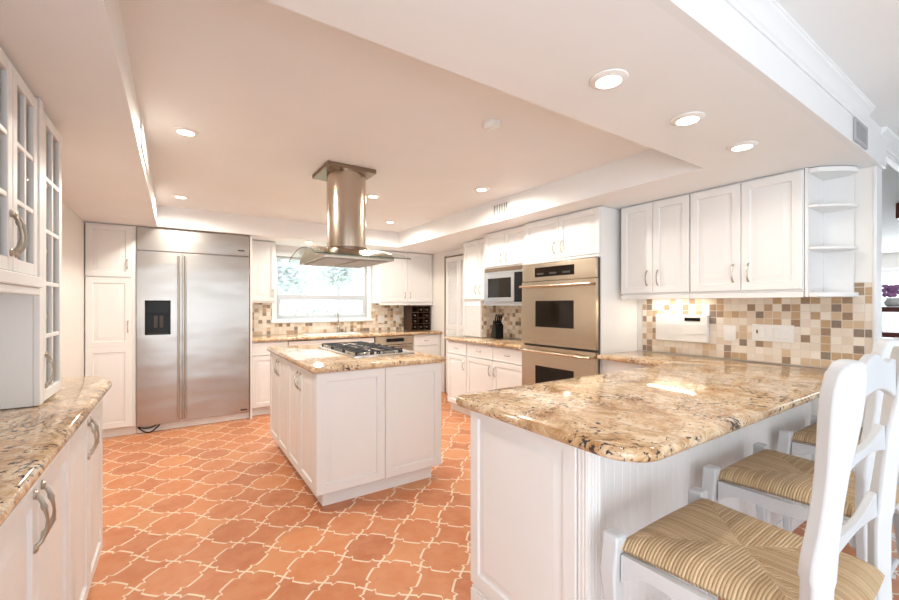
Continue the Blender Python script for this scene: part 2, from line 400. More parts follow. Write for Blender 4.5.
# invented glazed wall behind the camera, unseen, for daylight and steel reflections
b = MB(); b.box(XL, -.5, -3.3, -3.2, 0, ZC); b.box(3.7, 12.2, -3.3, -3.2, 0, ZC); b.box(-.5, 3.7, -3.3, -3.2, 2.15, ZC)
struct(b.build('wall_near_added', M['wall'], smooth=0))
w3 = struct(bpy.data.objects.new('window_near_added', None)); COL.objects.link(w3)
b = MB()
for k in range(5): b.box(-.5 + 1.0275 * k, -.5 + 1.0275 * k + .09, -3.28, -3.22, 0, 2.15)
b.box(-.5, 3.7, -3.275, -3.225, 2.07, 2.15); b.box(-.5, 3.7, -3.275, -3.225, 0, .1)
o = b.build('window_frame', M['trim'], w3, smooth=0); o['kind'] = 'structure'
# kitchen window
w = struct(bpy.data.objects.new('window_1', None)); COL.objects.link(w)
f = MB()
def frame(mb, x0, x1, z0, z1, y0, y1, t):
    mb.box(x0, x0 + t, y0, y1, z0, z1); mb.box(x1 - t, x1, y0, y1, z0, z1); mb.box(x0 + t, x1 - t, y0, y1, z0, z0 + t); mb.box(x0 + t, x1 - t, y0, y1, z1 - t, z1)
frame(f, WX0 - .055, WX1 + .055, WZ0 - .05, WZ1 + .06, YB - .022, YB - .001, .06)
f.box(WX0 - .07, WX1 + .07, YB - .05, YB - .001, WZ0 - .04, WZ0 - .012)
o = f.build('window_casing', M['trim'], w, bevel=.003); o['kind'] = 'structure'
f = MB(); frame(f, WX0 + .002, WX1 - .002, WZ0 + .002, WZ1 - .002, YB + .05, YB + .09, .035); f.box(WX0 + .03, WX1 - .03, YB + .045, YB + .085, 1.47, 1.515)
frame(f, WX0 + .034, WX1 - .034, WZ0 + .034, 1.475, YB + .045, YB + .075, .03)
o = f.build('window_frame', M['sash'], w, bevel=.003); o['kind'] = 'structure'
o = MB().box(WX0 + .03, WX1 - .03, YB + .066, YB + .07, WZ0 + .03, WZ1 - .03).build('window_pane', M['pane'], w, smooth=0); o['kind'] = 'structure'
# louvered pantry door in the right wall
d = struct(bpy.data.objects.new('door_1', None)); COL.objects.link(d)
f = MB(); x = XR - .03
for (ya, yb) in ((4.60, 4.945), (4.955, 5.30)):
    f.box(x, XR - .002, ya, ya + .05, .01, 2.09); f.box(x, XR - .002, yb - .05, yb, .01, 2.09)
    for za, zb in ((.01, .16), (1.0, 1.06), (2.02, 2.09)): f.box(x, XR - .002, ya + .05, yb - .05, za, zb)
o = f.build('door_frame', M['white'], d, bevel=.002); o['kind'] = 'structure'
f = MB(); nl = 46
for (ya, yb) in ((4.60, 4.945), (4.955, 5.30)):
    for za, zb in ((.16, 1.0), (1.06, 2.02)):
        n_ = int((zb - za) / .036)
        for k in range(n_):
            zz = za + (k + .5) * (zb - za) / n_
            f.add([(XR - .026, ya + .048, zz - .018), (XR - .026, yb - .048, zz - .018), (XR - .006, yb - .048, zz + .016), (XR - .006, ya + .048, zz + .016),
                   (XR - .022, ya + .048, zz - .020), (XR - .022, yb - .048, zz - .020), (XR - .002, yb - .048, zz + .014), (XR - .002, ya + .048, zz + .014)], [(0, 1, 2, 3), (7, 6, 5, 4), (0, 4, 5, 1), (1, 5, 6, 2), (2, 6, 7, 3), (3, 7, 4, 0)])
o = f.build('door_louvers', M['white'], d, smooth=0); o['kind'] = 'structure'
f = MB(); f.box(XR - .036, XR - .002, 5.302, 5.325, 0, 2.12); f.box(XR - .036, XR - .002, 4.56, 5.302, 2.095, 2.11)
o = f.build('door_track', M['plate'], d, smooth=0); o['kind'] = 'structure'
# dining room beyond
b = MB(); DX = 12.0
b.box(DX, DX + .15, -3.2, -.6, 0, ZC); b.box(DX, DX + .15, 2.55, 3.2, 0, ZC); b.box(DX, DX + .15, -.6, 2.55, 2.12, ZC)
struct(b.build('wall_dining_far', M['wall'], smooth=0))
struct(MB().box(XRO, 12.15, 3.2, 3.3, 0, ZC).build('wall_dining_side', M['wall'], smooth=0))
w2 = struct(bpy.data.objects.new('window_2', None)); COL.objects.link(w2)
f = MB()
for ya, yb in ((-.6, .45), (.45, 1.5), (1.5, 2.55)):
    f.box(DX + .02, DX + .07, ya, ya + .05, .02, 2.10); f.box(DX + .02, DX + .07, yb - .05, yb, .02, 2.10); f.box(DX + .02, DX + .07, ya + .05, yb - .05, .02, .10); f.box(DX + .02, DX + .07, ya + .05, yb - .05, 2.04, 2.10)
o = f.build('window_frame', M['trim'], w2, smooth=0); o['kind'] = 'structure'
o = MB().box(DX + .04, DX + .046, -.58, 2.53, .06, 2.08).build('window_pane', M['pane'], w2, smooth=0); o['kind'] = 'structure'
# outside ground
tag(MB().add([(-20, 6.3, -.12), (40, 6.3, -.12), (40, 50, -.12), (-20, 50, -.12)], [(0, 1, 2, 3)]).build('lawn', M['lawn'], smooth=0), 'bright green lawn seen through the kitchen window', 'lawn')['kind'] = 'stuff'
struct(MB().add([(12.2, -30, -.05), (60, -30, -.05), (60, 6.2, -.05), (12.2, 6.2, -.05)], [(0, 1, 2, 3)]).build('ground_terrace', M['trim'], smooth=0))

# ------------------------------------------------------------------ cabinets
def cabinet(name, label, loc, rz, Wd, D, z0, z1, fronts, plinth=None, group=None, back_y=.02, extra=None, cat='cabinet'):
    """local frame: x to the right seen from the front, front faces -y with door faces at y=0"""
    t = thing(name, label, cat, loc, rz, group)
    MB().box(0, Wd, back_y, D, z0, z1).build('body', M['white'], t, bevel=.002)
    if plinth: MB().box(plinth[2] if len(plinth) > 2 else 0.0, Wd - (plinth[2] if len(plinth) > 2 else 0.0), plinth[1], D - .02, 0, plinth[0]).build('plinth', M['white'], t, bevel=.002)
    for fr in fronts:
        kind, xa, xb, za, zb = fr[:5]; hs = fr[5] if len(fr) > 5 else None
        p = panel_front(MB(), xa, xb, za, zb, back_y - .001, .019, .05 if kind == 'door' else .03, kind == 'door').build(kind, M['white'], t)
        if hs:
            hx, hz, hl, hv, fancy = hs
            pull(MB(), hx, 0.0, hz, hl, hv, fancy).build('handle', M['nickel'], p)
    return t
def two_doors(Wd, za, zb, hz, hl=.11, fancy=False, g=.004, gap=.045):
    m = Wd / 2
    return [('door', g, m - .002, za, zb, (m - gap, hz, hl, True, fancy)), ('door', m + .002, Wd - g, za, zb, (m + gap, hz, hl, True, fancy))]

# pantry and fridge wall (front at y 5.40)
YF = 5.40
t = cabinet('pantry_cabinet', 'tall white pantry cabinet with upper and lower panelled doors left of the fridge', (XL + .005, YF, 0), 0, .405, .62, .09, ZS - .003,
            [('door', .005, .372, 1.655, 2.185, (.335, 1.79, .10, True, False))], (.09, .06))
p = MB(); panel_front(p, .005, .372, .10, .935, .019, .019, .055); panel_front(p, .005, .372, .935, 1.645, .019, .019, .055)
dd = p.build('door', M['white'], t); pull(MB(), .340, 0, 1.14, .12, True).build('handle', M['nickel'], dd)
# refrigerator
t = thing('refrigerator', 'built-in stainless steel side by side refrigerator with black ice dispenser', 'refrigerator', (-.347, YF, 0))
FW = 1.084
MB().box(0, FW, .035, .62, .085, ZS - .004).build('body', M['steel'], t)
MB().box(.004, FW - .004, 0, .034, 1.945, ZS - .006).build('grille_panel', M['steel'], t, bevel=.006)
dl = MB()
DI = (.073, .300, 1.045, 1.415)    # dispenser opening x0 x1 z0 z1
dl.box(.004, .398, 0, .034, .085, DI[2]); dl.box(.004, .398, 0, .034, DI[3], 1.935); dl.box(.004, DI[0], 0, .034, DI[2], DI[3]); dl.box(DI[1], .398, 0, .034, DI[2], DI[3])
fd = dl.build('freezer_door', M['steel'], t, bevel=.0)
ds = MB(); frame(ds, DI[0], DI[1], DI[2], DI[3], -.004, .02, .012); ds.box(DI[0], DI[1], .026, .033, DI[2], DI[3]); ds.box(DI[0] + .012, DI[1] - .012, -.002, .026, DI[3] - .14, DI[3] - .012)
dp = ds.build('dispenser', M['black'], fd, bevel=.002)
ds = MB(); ds.box(.15, .185, .006, .02, 1.12, 1.25); ds.box(.2, .235, .006, .02, 1.12, 1.25); ds.box(.095, .28, .004, .022, 1.058, 1.066)
ds  .build('dispenser_lever', M['dark'], fd, bevel=.002)
MB().box(.404, FW - .004, 0, .034, .085, 1.935).build('fridge_door', M['steel'], t, bevel=.005)
for hx in (.372, .432):
    h = MB(); h.tube([(hx, -.055, .12), (hx, -.055, 1.90)], .011, 12)
    for hz in (.22, 1.80): h.tube([(hx, .0, hz), (hx, -.055, hz)], .008, 8)
    h.build('handle', M['nickel'], t)
for bx, bz in ((.955, 2.0), (.985, .115)): MB().box(bx, bx + .07, -.003, 0, bz, bz + .016).build('badge', M['dark'], t)
MB().box(0, FW, .05, .10, .003, .083).build('toe_kick', M['white'], t, bevel=.002)
cl = MB(); cl.tube([(.0 + .012 + .19 * k / 14, .02 - .03 * sin(pi * k / 14), .075 - .062 * sin(pi * k / 14)) for k in range(15)], .007, 8)
cl.tube([(.02 + .15 * k / 10, .03, .070 - .02 * sin(pi * k / 10)) for k in range(11)], .006, 8)
cl.build('hinge_cable', M['black'], t)
tag(MB().box(.741, .762, YF - .002, YB - .01, 0, ZS - .003).build('side_panel', M['white'], bevel=.002), 'tall narrow white gable panel on the right side of the refrigerator', 'panel').name = 'gable_panel'

# wall cabinets on the back wall (faces at y 5.72)
YU = 5.72
cabinet('wall_cabinet', 'narrow white wall cabinet between refrigerator and kitchen window', (.785, YU, 0), 0, .305, YB - YU - .003, 1.395, ZS - .003,
        [('door', .005, .300, 1.415, 2.185, (.265, 1.52, .10, True, False))])
t = cabinet('wall_cabinet', 'white double door wall cabinet right of the window, above the wine rack', (2.56, YU, 0), 0, XR - 2.56 - .006, YB - YU - .003, 1.395, ZS - .003, two_doors(.934, 1.415, 2.185, 1.52, .10))
MB().box(.0, .934, .0, .02, 1.365, 1.395).build('light_rail', M['white'], t, bevel=.002)
# base units on the back wall, faces at y 5.47
YBF = 5.47; DB = YB - YBF - .012
def drawer_fronts(xs, za, zb, hl=.07): return [('drawer', a, b_, za, zb, ((a + b_) / 2, (za + zb) / 2, hl, False, False)) for a, b_ in xs]
cabinet('base_cabinet', 'white base cabinet with one panelled door beside the refrigerator', (.766, YBF, 0), 0, .42, DB, .10, ZT - .042,
        [('drawer', .005, .415, .745, .90), ('door', .005, .415, .11, .735, (.37, .62, .10, True, False))], (.10, .07))
cabinet('base_cabinet', 'wide white sink base cabinet under the kitchen window', (1.19, YBF, 0), 0, 1.175, DB, .10, ZT - .20,
        [('drawer', .005, 1.170, .745, .90)] + two_doors(1.175, .11, .735, .62, .10), (.10, .07))
cabinet('drawer_cabinet', 'white drawer base cabinet in the back corner below the wine rack', (3.005, YBF, 0), 0, .485, DB, .10, ZT - .042,
        drawer_fronts([(.005, .44)], .745, .90) + drawer_fronts([(.005, .44)], .44, .735) + drawer_fronts([(.005, .44)], .11, .43), (.10, .07))
t = thing('dishwasher', 'stainless steel dishwasher with black control strip below the back worktop', 'dishwasher', (2.372, YBF, 0))
MB().box(0, .625, .03, DB, .10, ZT - .045).build('body', M['dark'], t)
MB().box(.006, .619, 0, .029, .11, .78).build('door', M['ovensteel'], t, bevel=.004)
cp = MB().box(.006, .619, 0, .029, .785, ZT - .046).build('control_panel', M['ovensteel'], t, bevel=.004)
MB().box(.18, .46, -.003, 0, .825, .875).build('display', M['black'], cp)
h = MB(); h.tube([(.08, -.04, .745), (.545, -.04, .745)], .009, 10)
for hx in (.1, .525): h.tube([(hx, 0, .745), (hx, -.04, .745)], .007, 8)
h.build('handle', M['nickel'], t)
MB().box(0, .625, .07, DB, 0, .098).build('plinth', M['dark'], t)
# back worktop with sink cut-out
yf = 5.435; SX0, SX1, SY0, SY1 = 1.48, 2.18, 5.53, 5.90
b = MB()
def nose(mb, x0, x1, y, z0, z1):
    p = [(y + .016 * (1 - cos(-pi / 2 + pi * k / 8)), (z0 + z1) / 2 + (z1 - z0) / 2 * sin(-pi / 2 + pi * k / 8)) for k in range(9)]
    pts = [(y + .05, z0)] + p + [(y + .05, z1)]
    mb.rings([[(x, a, h_) for a, h_ in pts] for x in (x0, x1)])
nose(b, .766, XR - .003, yf, ZT - .04, ZT)
b.box(.766, XR - .003, yf + .05, SY0, ZT - .04, ZT); b.box(.766, XR - .003, SY1, YB - .01, ZT - .04, ZT); b.box(.766, SX0, SY0, SY1, ZT - .04, ZT); b.box(SX1, XR - .003, SY0, SY1, ZT - .04, ZT)
tag(b.build('worktop', M['granite'], smooth=40), 'brown granite worktop with sink running along the back wall under the window', 'worktop')
b = MB()
o_ = [(SX0 - .015, SY0 - .015), (SX1 + .015, SY0 - .015), (SX1 + .015, SY1 + .015), (SX0 - .015, SY1 + .015)]; i_ = [(SX0 + .012, SY0 + .012), (SX1 - .012, SY0 + .012), (SX1 - .012, SY1 - .012), (SX0 + .012, SY1 - .012)]
b.rings([[(x, y, ZT + .001) for x, y in o_], [(x, y, ZT + .007) for x, y in o_], [(x, y, ZT + .007) for x, y in i_], [(x, y, ZT - .15) for x, y in i_]], cap0=False)
tag(b.build('sink', M['ceramic'], bevel=.002), 'white rimmed sink set into the back worktop under the window', 'sink')
# faucet
t = thing('faucet', 'tall chrome gooseneck faucet standing behind the sink under the window', 'faucet', (2.0, 5.955, ZT + .002))
MB().lathe([(.028, 0), (.028, .012), (.018, .02), (.016, .07), (.02, .075), (.02, .11), (.013, .12)], n=18).build('base', M['nickel'], t)
MB().tube([(0, 0, .10), (0, 0, .20), (-.012, -.02, .27), (-.04, -.06, .30), (-.08, -.12, .31), (-.10, -.15, .295), (-.105, -.16, .26)], .011, 10).build('spout', M['nickel'], t)
MB().tube([(.015, 0, .09), (.045, -.01, .10), (.085, -.02, .135)], [.008, .007, .006], 8).build('lever', M['nickel'], t)
t = thing('soap_dispenser', 'short chrome soap pump standing right of the tall faucet', 'soap dispenser', (2.11, 5.96, ZT + .002))
MB().lathe([(.02, 0), (.02, .008), (.011, .014), (.011, .055)], n=14).build('base', M['nickel'], t)
MB().tube([(0, 0, .05), (0, -.01, .075), (0, -.05, .075)], .006, 8).build('nozzle', M['nickel'], t)
# outlets on the back wall tile
def outlet(loc, rz, w_, label, group=None, n_=1):
    t = thing('outlet', label, 'outlet', loc, rz, group)
    MB().box(-w_ / 2, w_ / 2, -.006, 0, -.058, .058).build('cover_plate', M['plastic'], t, bevel=.003)
    for k in range(n_):
        cx = (k - (n_ - 1) / 2) * .046; s = MB(); s.box(cx - .016, cx + .016, -.009, -.0065, -.034, .034)
        s.build('socket', M['plastic'], t, bevel=.002)
    return t
outlet((2.72, YB - .009, 1.14), 0, .12, 'white outlet plate on back wall tile right of the window', n_=2)
outlet((3.02, YB - .009, 1.14), 0, .075, 'white outlet plate on back wall tile beside the wine rack')
# wine rack
RX0, RX1, RY0, RY1, RZ0, RZ1 = 3.12, 3.475, 5.76, 6.03, ZT + .002, 1.355
t = thing('wine_rack', 'dark wood wine rack on the back worktop in the corner under the wall cabinet', 'wine rack', (RX0, RY0, RZ0))
w_, h_, d_ = RX1 - RX0, RZ1 - RZ0, RY1 - RY0
b = MB(); b.box(0, .014, 0, d_, 0, h_); b.box(w_ - .014, w_, 0, d_, 0, h_); b.box(.014, w_ - .014, 0, d_, h_ - .014, h_); b.box(.014, w_ - .014, 0, d_, 0, .014); b.box(.014, w_ - .014, d_ - .01, d_, .014, h_ - .014)
b.build('case', M['darkwood'], t, bevel=.002)
ch = (h_ - .028) / 4; cw = (w_ - .028) / 3
for k in range(1, 4): MB().box(.014, w_ - .014, .004, d_ - .011, .014 + ch * k - .004, .014 + ch * k + .004).build('shelf', M['darkwood'], t)
for k in range(1, 3): MB().box(.014 + cw * k - .004, .014 + cw * k + .004, .002, d_ - .011, .014, h_ - .014).build('divider', M['darkwood'], t)
bp = None; names = {0: 'bottom', 1: 'second lowest', 2: 'second highest', 3: 'top'}; cols = {0: 'left', 1: 'middle', 2: 'right'}
for r_ in range(4):
    for c_ in range(3):
        if (r_, c_) in ((3, 0), (2, 1), (1, 1)): continue
        lb = 'dark wine bottle lying in the %s row, %s column of the rack' % (names[r_], cols[c_])
        lo = (RX0 + .014 + cw * (c_ + .5), RY0 + .02, RZ0 + .014 + ch * r_ + .043)
        if bp is None:
            bp = thing('wine_bottle', lb, 'bottle', lo, 0, 'wine bottles in the rack')
            MB().lathe([(.012, 0), (.014, -.06), (.02, -.085), (.037, -.12), (.038, -.22), (.03, -.224)], n=14, axis='y').build('glass', M['bottle'], bp)
            MB().lathe([(.010, .02), (.0155, .02), (.0165, -.045), (.0145, -.048)], n=12, axis='y').build('capsule', M['foil'], bp)
        else:
            q = copy_tree(bp); q.location = lo; q['label'] = lb

# ------------------------------------------------------------------ oven wall (right wall, faces -x)
XT = 2.95                                  # door faces of tower and base run
TY_A, TY_B = 2.15, 3.05                    # tower in y
XD = XR - XT - .004
t = cabinet('oven_cabinet', 'tall white oven cabinet with two doors above the steel double oven', (XT, TY_B, 0), -R90, TY_B - TY_A, XD, .10, ZS - .003,
            two_doors(TY_B - TY_A, 1.80, 2.185, 1.90, .11), (.10, .06))
MB().box(.0, TY_B - TY_A, -.012, .0185, 1.772, 1.792).build('shelf_trim', M['white'], t, bevel=.002)
# double oven
t = thing('double_oven', 'stainless steel double wall oven with dark windows built into the tall cabinet', 'oven', (XT - .003, TY_B - .012, 0), -R90)
OW = TY_B - TY_A - .024
MB().box(0, OW, .0, .021, .36, 1.765).build('frame', M['dark'], t)
cp = MB().box(.0, OW, -.03, -.001, 1.595, 1.765).build('control_panel', M['ovensteel'], t, bevel=.004)
b = MB().box(OW * .20, OW * .74, -.0335, -.0302, 1.635, 1.725); b.build('display', M['blackglass'], cp)
for k in range(3):
    MB().box(OW * (.235 + .18 * k), OW * (.235 + .18 * k) + .085, -.0352, -.0338, 1.655, 1.672).build('button_row', M['dark'], cp)
for (za, zb) in ((.985, 1.590), (.37, .965)):
    wz0, wz1 = zb - .435, zb - .185; wx0, wx1 = OW * .21, OW * .74
    b = MB(); b.box(0, wx0, -.035, -.001, za, zb); b.box(wx1, OW, -.035, -.001, za, zb); b.box(wx0, wx1, -.035, -.001, za, wz0); b.box(wx0, wx1, -.035, -.001, wz1, zb)
    dr = b.build('oven_door', M['ovensteel'], t)
    MB().box(wx0, wx1, -.030, -.012, wz0, wz1).build('window', M['blackglass'], dr)
    h = MB(); hz = zb - .045; h.tube([(.02, -.085, hz), (OW - .02, -.085, hz)], .0125, 12)
    for hx in (.05, OW - .05): h.tube([(hx, -.035, hz), (hx, -.085, hz)], .010, 8)
    h.build('handle', M['ovensteel'], dr)
# cabinet over the microwave
XM = 3.00; MY0, MY1 = TY_B + .003, 3.76
cabinet('wall_cabinet', 'white double door wall cabinet above the microwave', (XM, MY1, 0), -R90, MY1 - MY0, XR - XM - .004, 1.786, ZS - .003, two_doors(MY1 - MY0, 1.80, 2.185, 1.885, .10))
t = thing('microwave', 'silver built-in microwave with vent grille above the knife block', 'microwave', (XM, MY1, 0), -R90)
MW = MY1 - MY0
MB().box(0, MW, .02, .46, 1.36, 1.783).build('body', M['plastic'], t)
gp = MB().box(.0, MW, .004, .019, 1.741, 1.783).build('grille', M['plate'], t, bevel=.002)
b = MB()
for k in range(4): b.box(.01, MW - .01, .0, .004, 1.745 + .010 * k, 1.750 + .010 * k)
b.build('slat', M['plate'], gp)
fr_ = MB(); frame(fr_, .0, MW, 1.375, 1.739, .0, .019, .022); fr_.build('trim_frame', M['silver'], t, bevel=.002)
b = MB(); frame(b, .024, .515, 1.399, 1.715, -.006, .018, .05); dr = b.build('door', M['silver'], t, bevel=.003)
MB().box(.074, .465, .0, .014, 1.449, 1.665).build('window', M['blackglass'], dr)
MB().box(.519, MW - .024, -.004, .018, 1.399, 1.715).build('control_panel', M['black'], t, bevel=.002)
MB().box(.0, MW, .0, .019, 1.360, 1.373).build('sill', M['grey'], t)
# narrow double wall cabinet, garage below it
XN = 3.17; NY0, NY1 = MY1 + .004, 4.42
t = cabinet('wall_cabinet', 'slim white wall cabinet above the shuttered appliance garage', (XN, NY1, 0), -R90, NY1 - NY0, XR - XN - .004, 1.42, ZS - .003, two_doors(NY1 - NY0, 1.44, 2.185, 1.56, .11))
t = thing('appliance_garage', 'white appliance garage with slatted roll shutter on the worktop under the slim cabinet', 'cabinet', (XN, NY1, 0), -R90)
GW = NY1 - 4.06
MB().box(0, GW, .03, XR - XN - .012, ZT + .002, 1.417).build('body', M['white'], t)
b = MB()
for k in range(20):
    zz = ZT + .012 + k * .0200; b.box(.012, GW - .012, .012 + .002, .028, zz, zz + .0165)
b.build('shutter', M['white'], t, bevel=.003)
b = MB(); b.box(0, .0115, .008, .029, ZT + .002, 1.417); b.box(GW - .0115, GW, .008, .029, ZT + .002, 1.417); b.build('frame', M['white'], t)
MB().box(GW + .0005, GW + .008, .03, XR - XN - .014, ZT + .002, 1.36).build('tiled_side', M['mosaic_y'], t, smooth=0)
# base run: single + double unit
BY0, BY1 = TY_B + .003, 4.47
cabinet('base_cabinet', 'white base unit with one drawer and door at the far end of the oven run', (XT, BY1, 0), -R90, .42, XD - .008, .10, ZT - .042,
        drawer_fronts([(.005, .415)], .745, .895, .075) + [('door', .005, .415, .11, .735, (.372, .62, .11, True, False))], (.10, .06))
Wb = BY1 - .423 - BY0
cabinet('base_cabinet', 'white base unit with two drawers over two doors beside the double oven', (XT, BY1 - .423, 0), -R90, Wb, XD - .008, .10, ZT - .042,
        drawer_fronts([(.005, Wb / 2 - .002), (Wb / 2 + .002, Wb - .005)], .745, .895, .075) + two_doors(Wb, .11, .735, .62, .11), (.10, .06))
b = MB(); slab(b, round_poly([(2.905, BY0), (XR - .012, BY0), (XR - .012, 4.50), (2.905, 4.50)], [0, 0, 0, .03]), ZT - .04, ZT)
tag(b.build('worktop', M['granite']), 'granite worktop with the knife block on it, left of the double oven', 'worktop')
# knife block
t = thing('knife_block', 'black slanted knife block on the worktop below the microwave', 'knife block', (3.28, 3.86, ZT + .002), radians(-20))
b = MB(); b.rings([[(-.05, y, z) for y, z in ((-.09, 0), (.07, 0), (.07, .05), (.0, .22), (-.09, .16))], [(.05, y, z) for y, z in ((-.09, 0), (.07, 0), (.07, .05), (.0, .22), (-.09, .16))]])
b.build('block', M['black'], t, bevel=.004)
kp = None
for k in range(7):
    xx = -.036 + .024 * (k % 4) + (.012 if k > 3 else 0); fy = .35 if k > 3 else .7
    P = Matrix.Rotation(radians(-20), 4, 'Z') @ Vector((xx, -.09 + .09 * fy, .16 + .06 * fy + .003)) + Vector((3.28, 3.86, ZT + .002))
    if kp is None:
        kp = thing('knife', 'black handled knife standing in the black knife block', 'knife', P, radians(-20), 'knives in the block')
        MB().tube([(0, 0, 0), (0, -.02, .035), (0, -.05, .085), (0, -.055, .092)], [.007, .008, .0095, .006], 8).build('handle', M['black'], kp)
        MB().lathe([(.004, .0), (.0085, 0.0005), (.0085, .004), (.004, .0045)], n=10).build('collar', M['nickel'], kp)
    else:
        q = copy_tree(kp); q.location = P

# ------------------------------------------------------------------ right wall uppers
XU = 3.17; UD = XR - XU - .010
def upper(y1, wd, label):
    t = cabinet('wall_cabinet', label, (XU, y1, 0), -R90, wd, UD, 1.445, ZS - .003, two_doors(wd, 1.46, 2.185, 1.58, .12))
    MB().box(0, wd, .004, .024, 1.41, 1.444).build('light_rail', M['white'], t, bevel=.003)
    return t
upper(2.105, .565, 'left white double door wall cabinet above the peninsula and wall intercom')
upper(1.537, .66, 'right white double door wall cabinet above the light switches, beside the open shelves')
# open corner shelf unit
t = thing('corner_shelf', 'white open corner shelf unit with curved shelves at the end of the wall cabinets', 'shelf', (0, 0, 0))
SY1_, SY0_ = .873, .715; XW = XR - .010
b = MB(); b.box(XW - .012, XW, SY0_, SY1_, 1.412, ZS - .004); b.build('back_panel', M['white'], t)
b = MB(); b.box(XU + .02, XW - .013, SY1_ - .016, SY1_, 1.412, ZS - .004); b.build('side_panel', M['white'], t)
def qshelf(mb, z0, z1):
    pts = [(XW - .013, SY1_ - .017), (XU + .03, SY1_ - .017), (XU + .035, SY1_ - .06)]
    for k in range(9):
        a = k / 8; pts.append((XU + .04 + (XW - XU - .10) * a + .0, SY1_ - .06 - .13 * sin(a * pi / 2)))
    pts += [(XW - .013, SY0_ + .02)]
    mb.prism(pts[::-1], z0, z1)
for za, zb in ((1.412, 1.44), (1.70, 1.716), (1.955, 1.971), (2.165, 2.194)):
    b = MB(); qshelf(b, za, zb); b.build('shelf', M['white'], t, bevel=.003)
# intercom
t = thing('intercom', 'long white wall intercom box on the mosaic tile above the peninsula', 'intercom', (XR - .009, 1.955, 0), -R90)
MB().box(0, .415, -.045, 0, 1.065, 1.285).build('housing', M['plastic'], t, bevel=.008, seg=3)
MB().box(.25, .395, -.049, -.0455, 1.13, 1.215).build('keypad_door', M['plastic'], t, bevel=.002)
MB().box(.245, .365, -.048, -.0455, 1.235, 1.262).build('display', M['black'], t, bevel=.001)
b = MB()
for k in range(6): b.box(.02, .22, -.0475, -.0455, 1.10 + k * .02, 1.106 + k * .02)
b.build('speaker_slat', M['plastic'], t)
outlet((XR - .009, 1.40, 1.15), -R90, .085, 'white outlet plate on mosaic tile between intercom and light switches')
t = thing('switch_plate', 'wide white light switch plate with four switches on the mosaic tile', 'light switch', (XR - .009, 1.255, 0), -R90)
MB().box(0, .245, -.006, 0, 1.105, 1.225).build('cover_plate', M['plastic'], t, bevel=.003)
for k in range(4): MB().box(.045 + .046 * k, .079 + .046 * k, -.011, -.0065, 1.13, 1.20).build('switch', M['plastic'], t, bevel=.002)
MB().box(.028, .036, -.009, -.0065, 1.16, 1.185).build('indicator', M['darkwood'], t)

# ------------------------------------------------------------------ peninsula
t = thing('peninsula_cabinet', 'long white peninsula base with panelled end and grooved side behind the stools', 'cabinet', (0, 0, 0))
PX, PY0, PY1 = 1.115, .905, 1.50
MB().box(PX + .02, XR - .01, PY0 + .04, PY1 - .002, .10, ZT - .042).build('body', M['white'], t)
MB().box(2.975, XR - .01, PY1, 2.145, .10, ZT - .042).build('return_body', M['white'], t)
ep = panel_front(MB(), 0, PY1 - PY0 - .002, .105, ZT - .043, .019, .019, .055)
o = ep.build('end_panel', M['white'], t); o.location = (PX, PY1, 0); o.rotation_euler = (0, 0, -R90)
b = MB(); b.box(PX + .005, PX + .075, PY0 - .045, PY0 - .001, .0, ZT - .043)
for k in range(3): b.box(PX + .003, PX + .006, PY0 - .040 + .014 * k, PY0 - .032 + .014 * k, .12, ZT - .06)
for k in range(4): b.box(PX + .012 + .016 * k, PX + .020 + .016 * k, PY0 - .0465, PY0 - .044, .12, ZT - .06)
b.build('corner_post', M['white'], t, bevel=.002)
b = MB(); x = PX + .078
while x < XR - .06:
    b.box(x, x + .0485, PY0 + .012, PY0 + .03, .10, ZT - .043); x += .05
b.box(PX + .078, XR - .011, PY0 + .0145, PY0 + .038, .10, ZT - .043)
b.build('beadboard_panel', M['white'], t, bevel=.0015)
b = MB(); b.box(PX + .012, XR - .01, PY0 + .005, PY1 - .005, 0, .10); b.box(PX + .002, XR - .01, PY0 - .004, PY1, 0, .075); b.box(PX + .008, XR - .01, PY0 + .002, PY1 - .003, .075, .09)
b.build('plinth', M['white'], t, bevel=.003)
b = MB(); slab(b, round_poly([(1.03, .63), (XR - .012, .645), (XR - .012, 2.146), (2.905, 2.146), (2.905, 1.54), (1.03, 1.54)], [.13, 0, 0, .0, .03, .07], 10), ZT - .042, ZT, .02)
tag(b.build('worktop', M['granite']), 'large glossy granite peninsula worktop with rounded corner in front of the stools', 'worktop')

# ------------------------------------------------------------------ island
IX0, IX1, IY0, IY1 = .765, 1.745, 2.72, 4.31
t = thing('island_cabinet', 'white kitchen island base with panelled sides in the middle of the floor', 'cabinet', (0, 0, 0))
MB().box(IX0 + .02, IX1, IY0 + .02, IY1, .10, ZT - .042).build('body', M['white'], t)
MB().box(IX0 + .06, IX1 - .06, IY0 + .06, IY1 - .06, 0, .099).build('plinth', M['white'], t, bevel=.002)
xs = IX0 + (IX1 - IX0) * .505
panel_front(MB(), IX0 + .002, xs - .002, .105, ZT - .043, IY0 + .019, .019, .06).build('end_panel', M['white'], t)
panel_front(MB(), xs + .004, IX1, .105, ZT - .043, IY0 + .019, .015, .06).build('end_panel', M['white'], t)
dy = (IY1 - IY0 - .06) / 4
MB().box(IX0, IX0 + .0185, IY0 + .0195, IY0 + .055, .105, ZT - .043).build('corner_stile', M['white'], t, bevel=.002)
for k in range(4):
    ya = IY0 + .058 + dy * k
    o = panel_front(MB(), 0, dy - .004, .105, ZT - .043, .019, .019, .05).build('door', M['white'], t); o.location = (IX0, ya + dy - .004, 0); o.rotation_euler = (0, 0, -R90)
    pull(MB(), (dy - .004) - .04 if k % 2 else .04, 0, .80, .12, True, True).build('handle', M['nickel'], o)
b = MB(); slab(b, round_poly([(.735, 2.69), (1.78, 2.69), (1.78, 4.34), (.735, 4.34)], [.03, .03, .03, .03], 6), ZT - .041, ZT, .018)
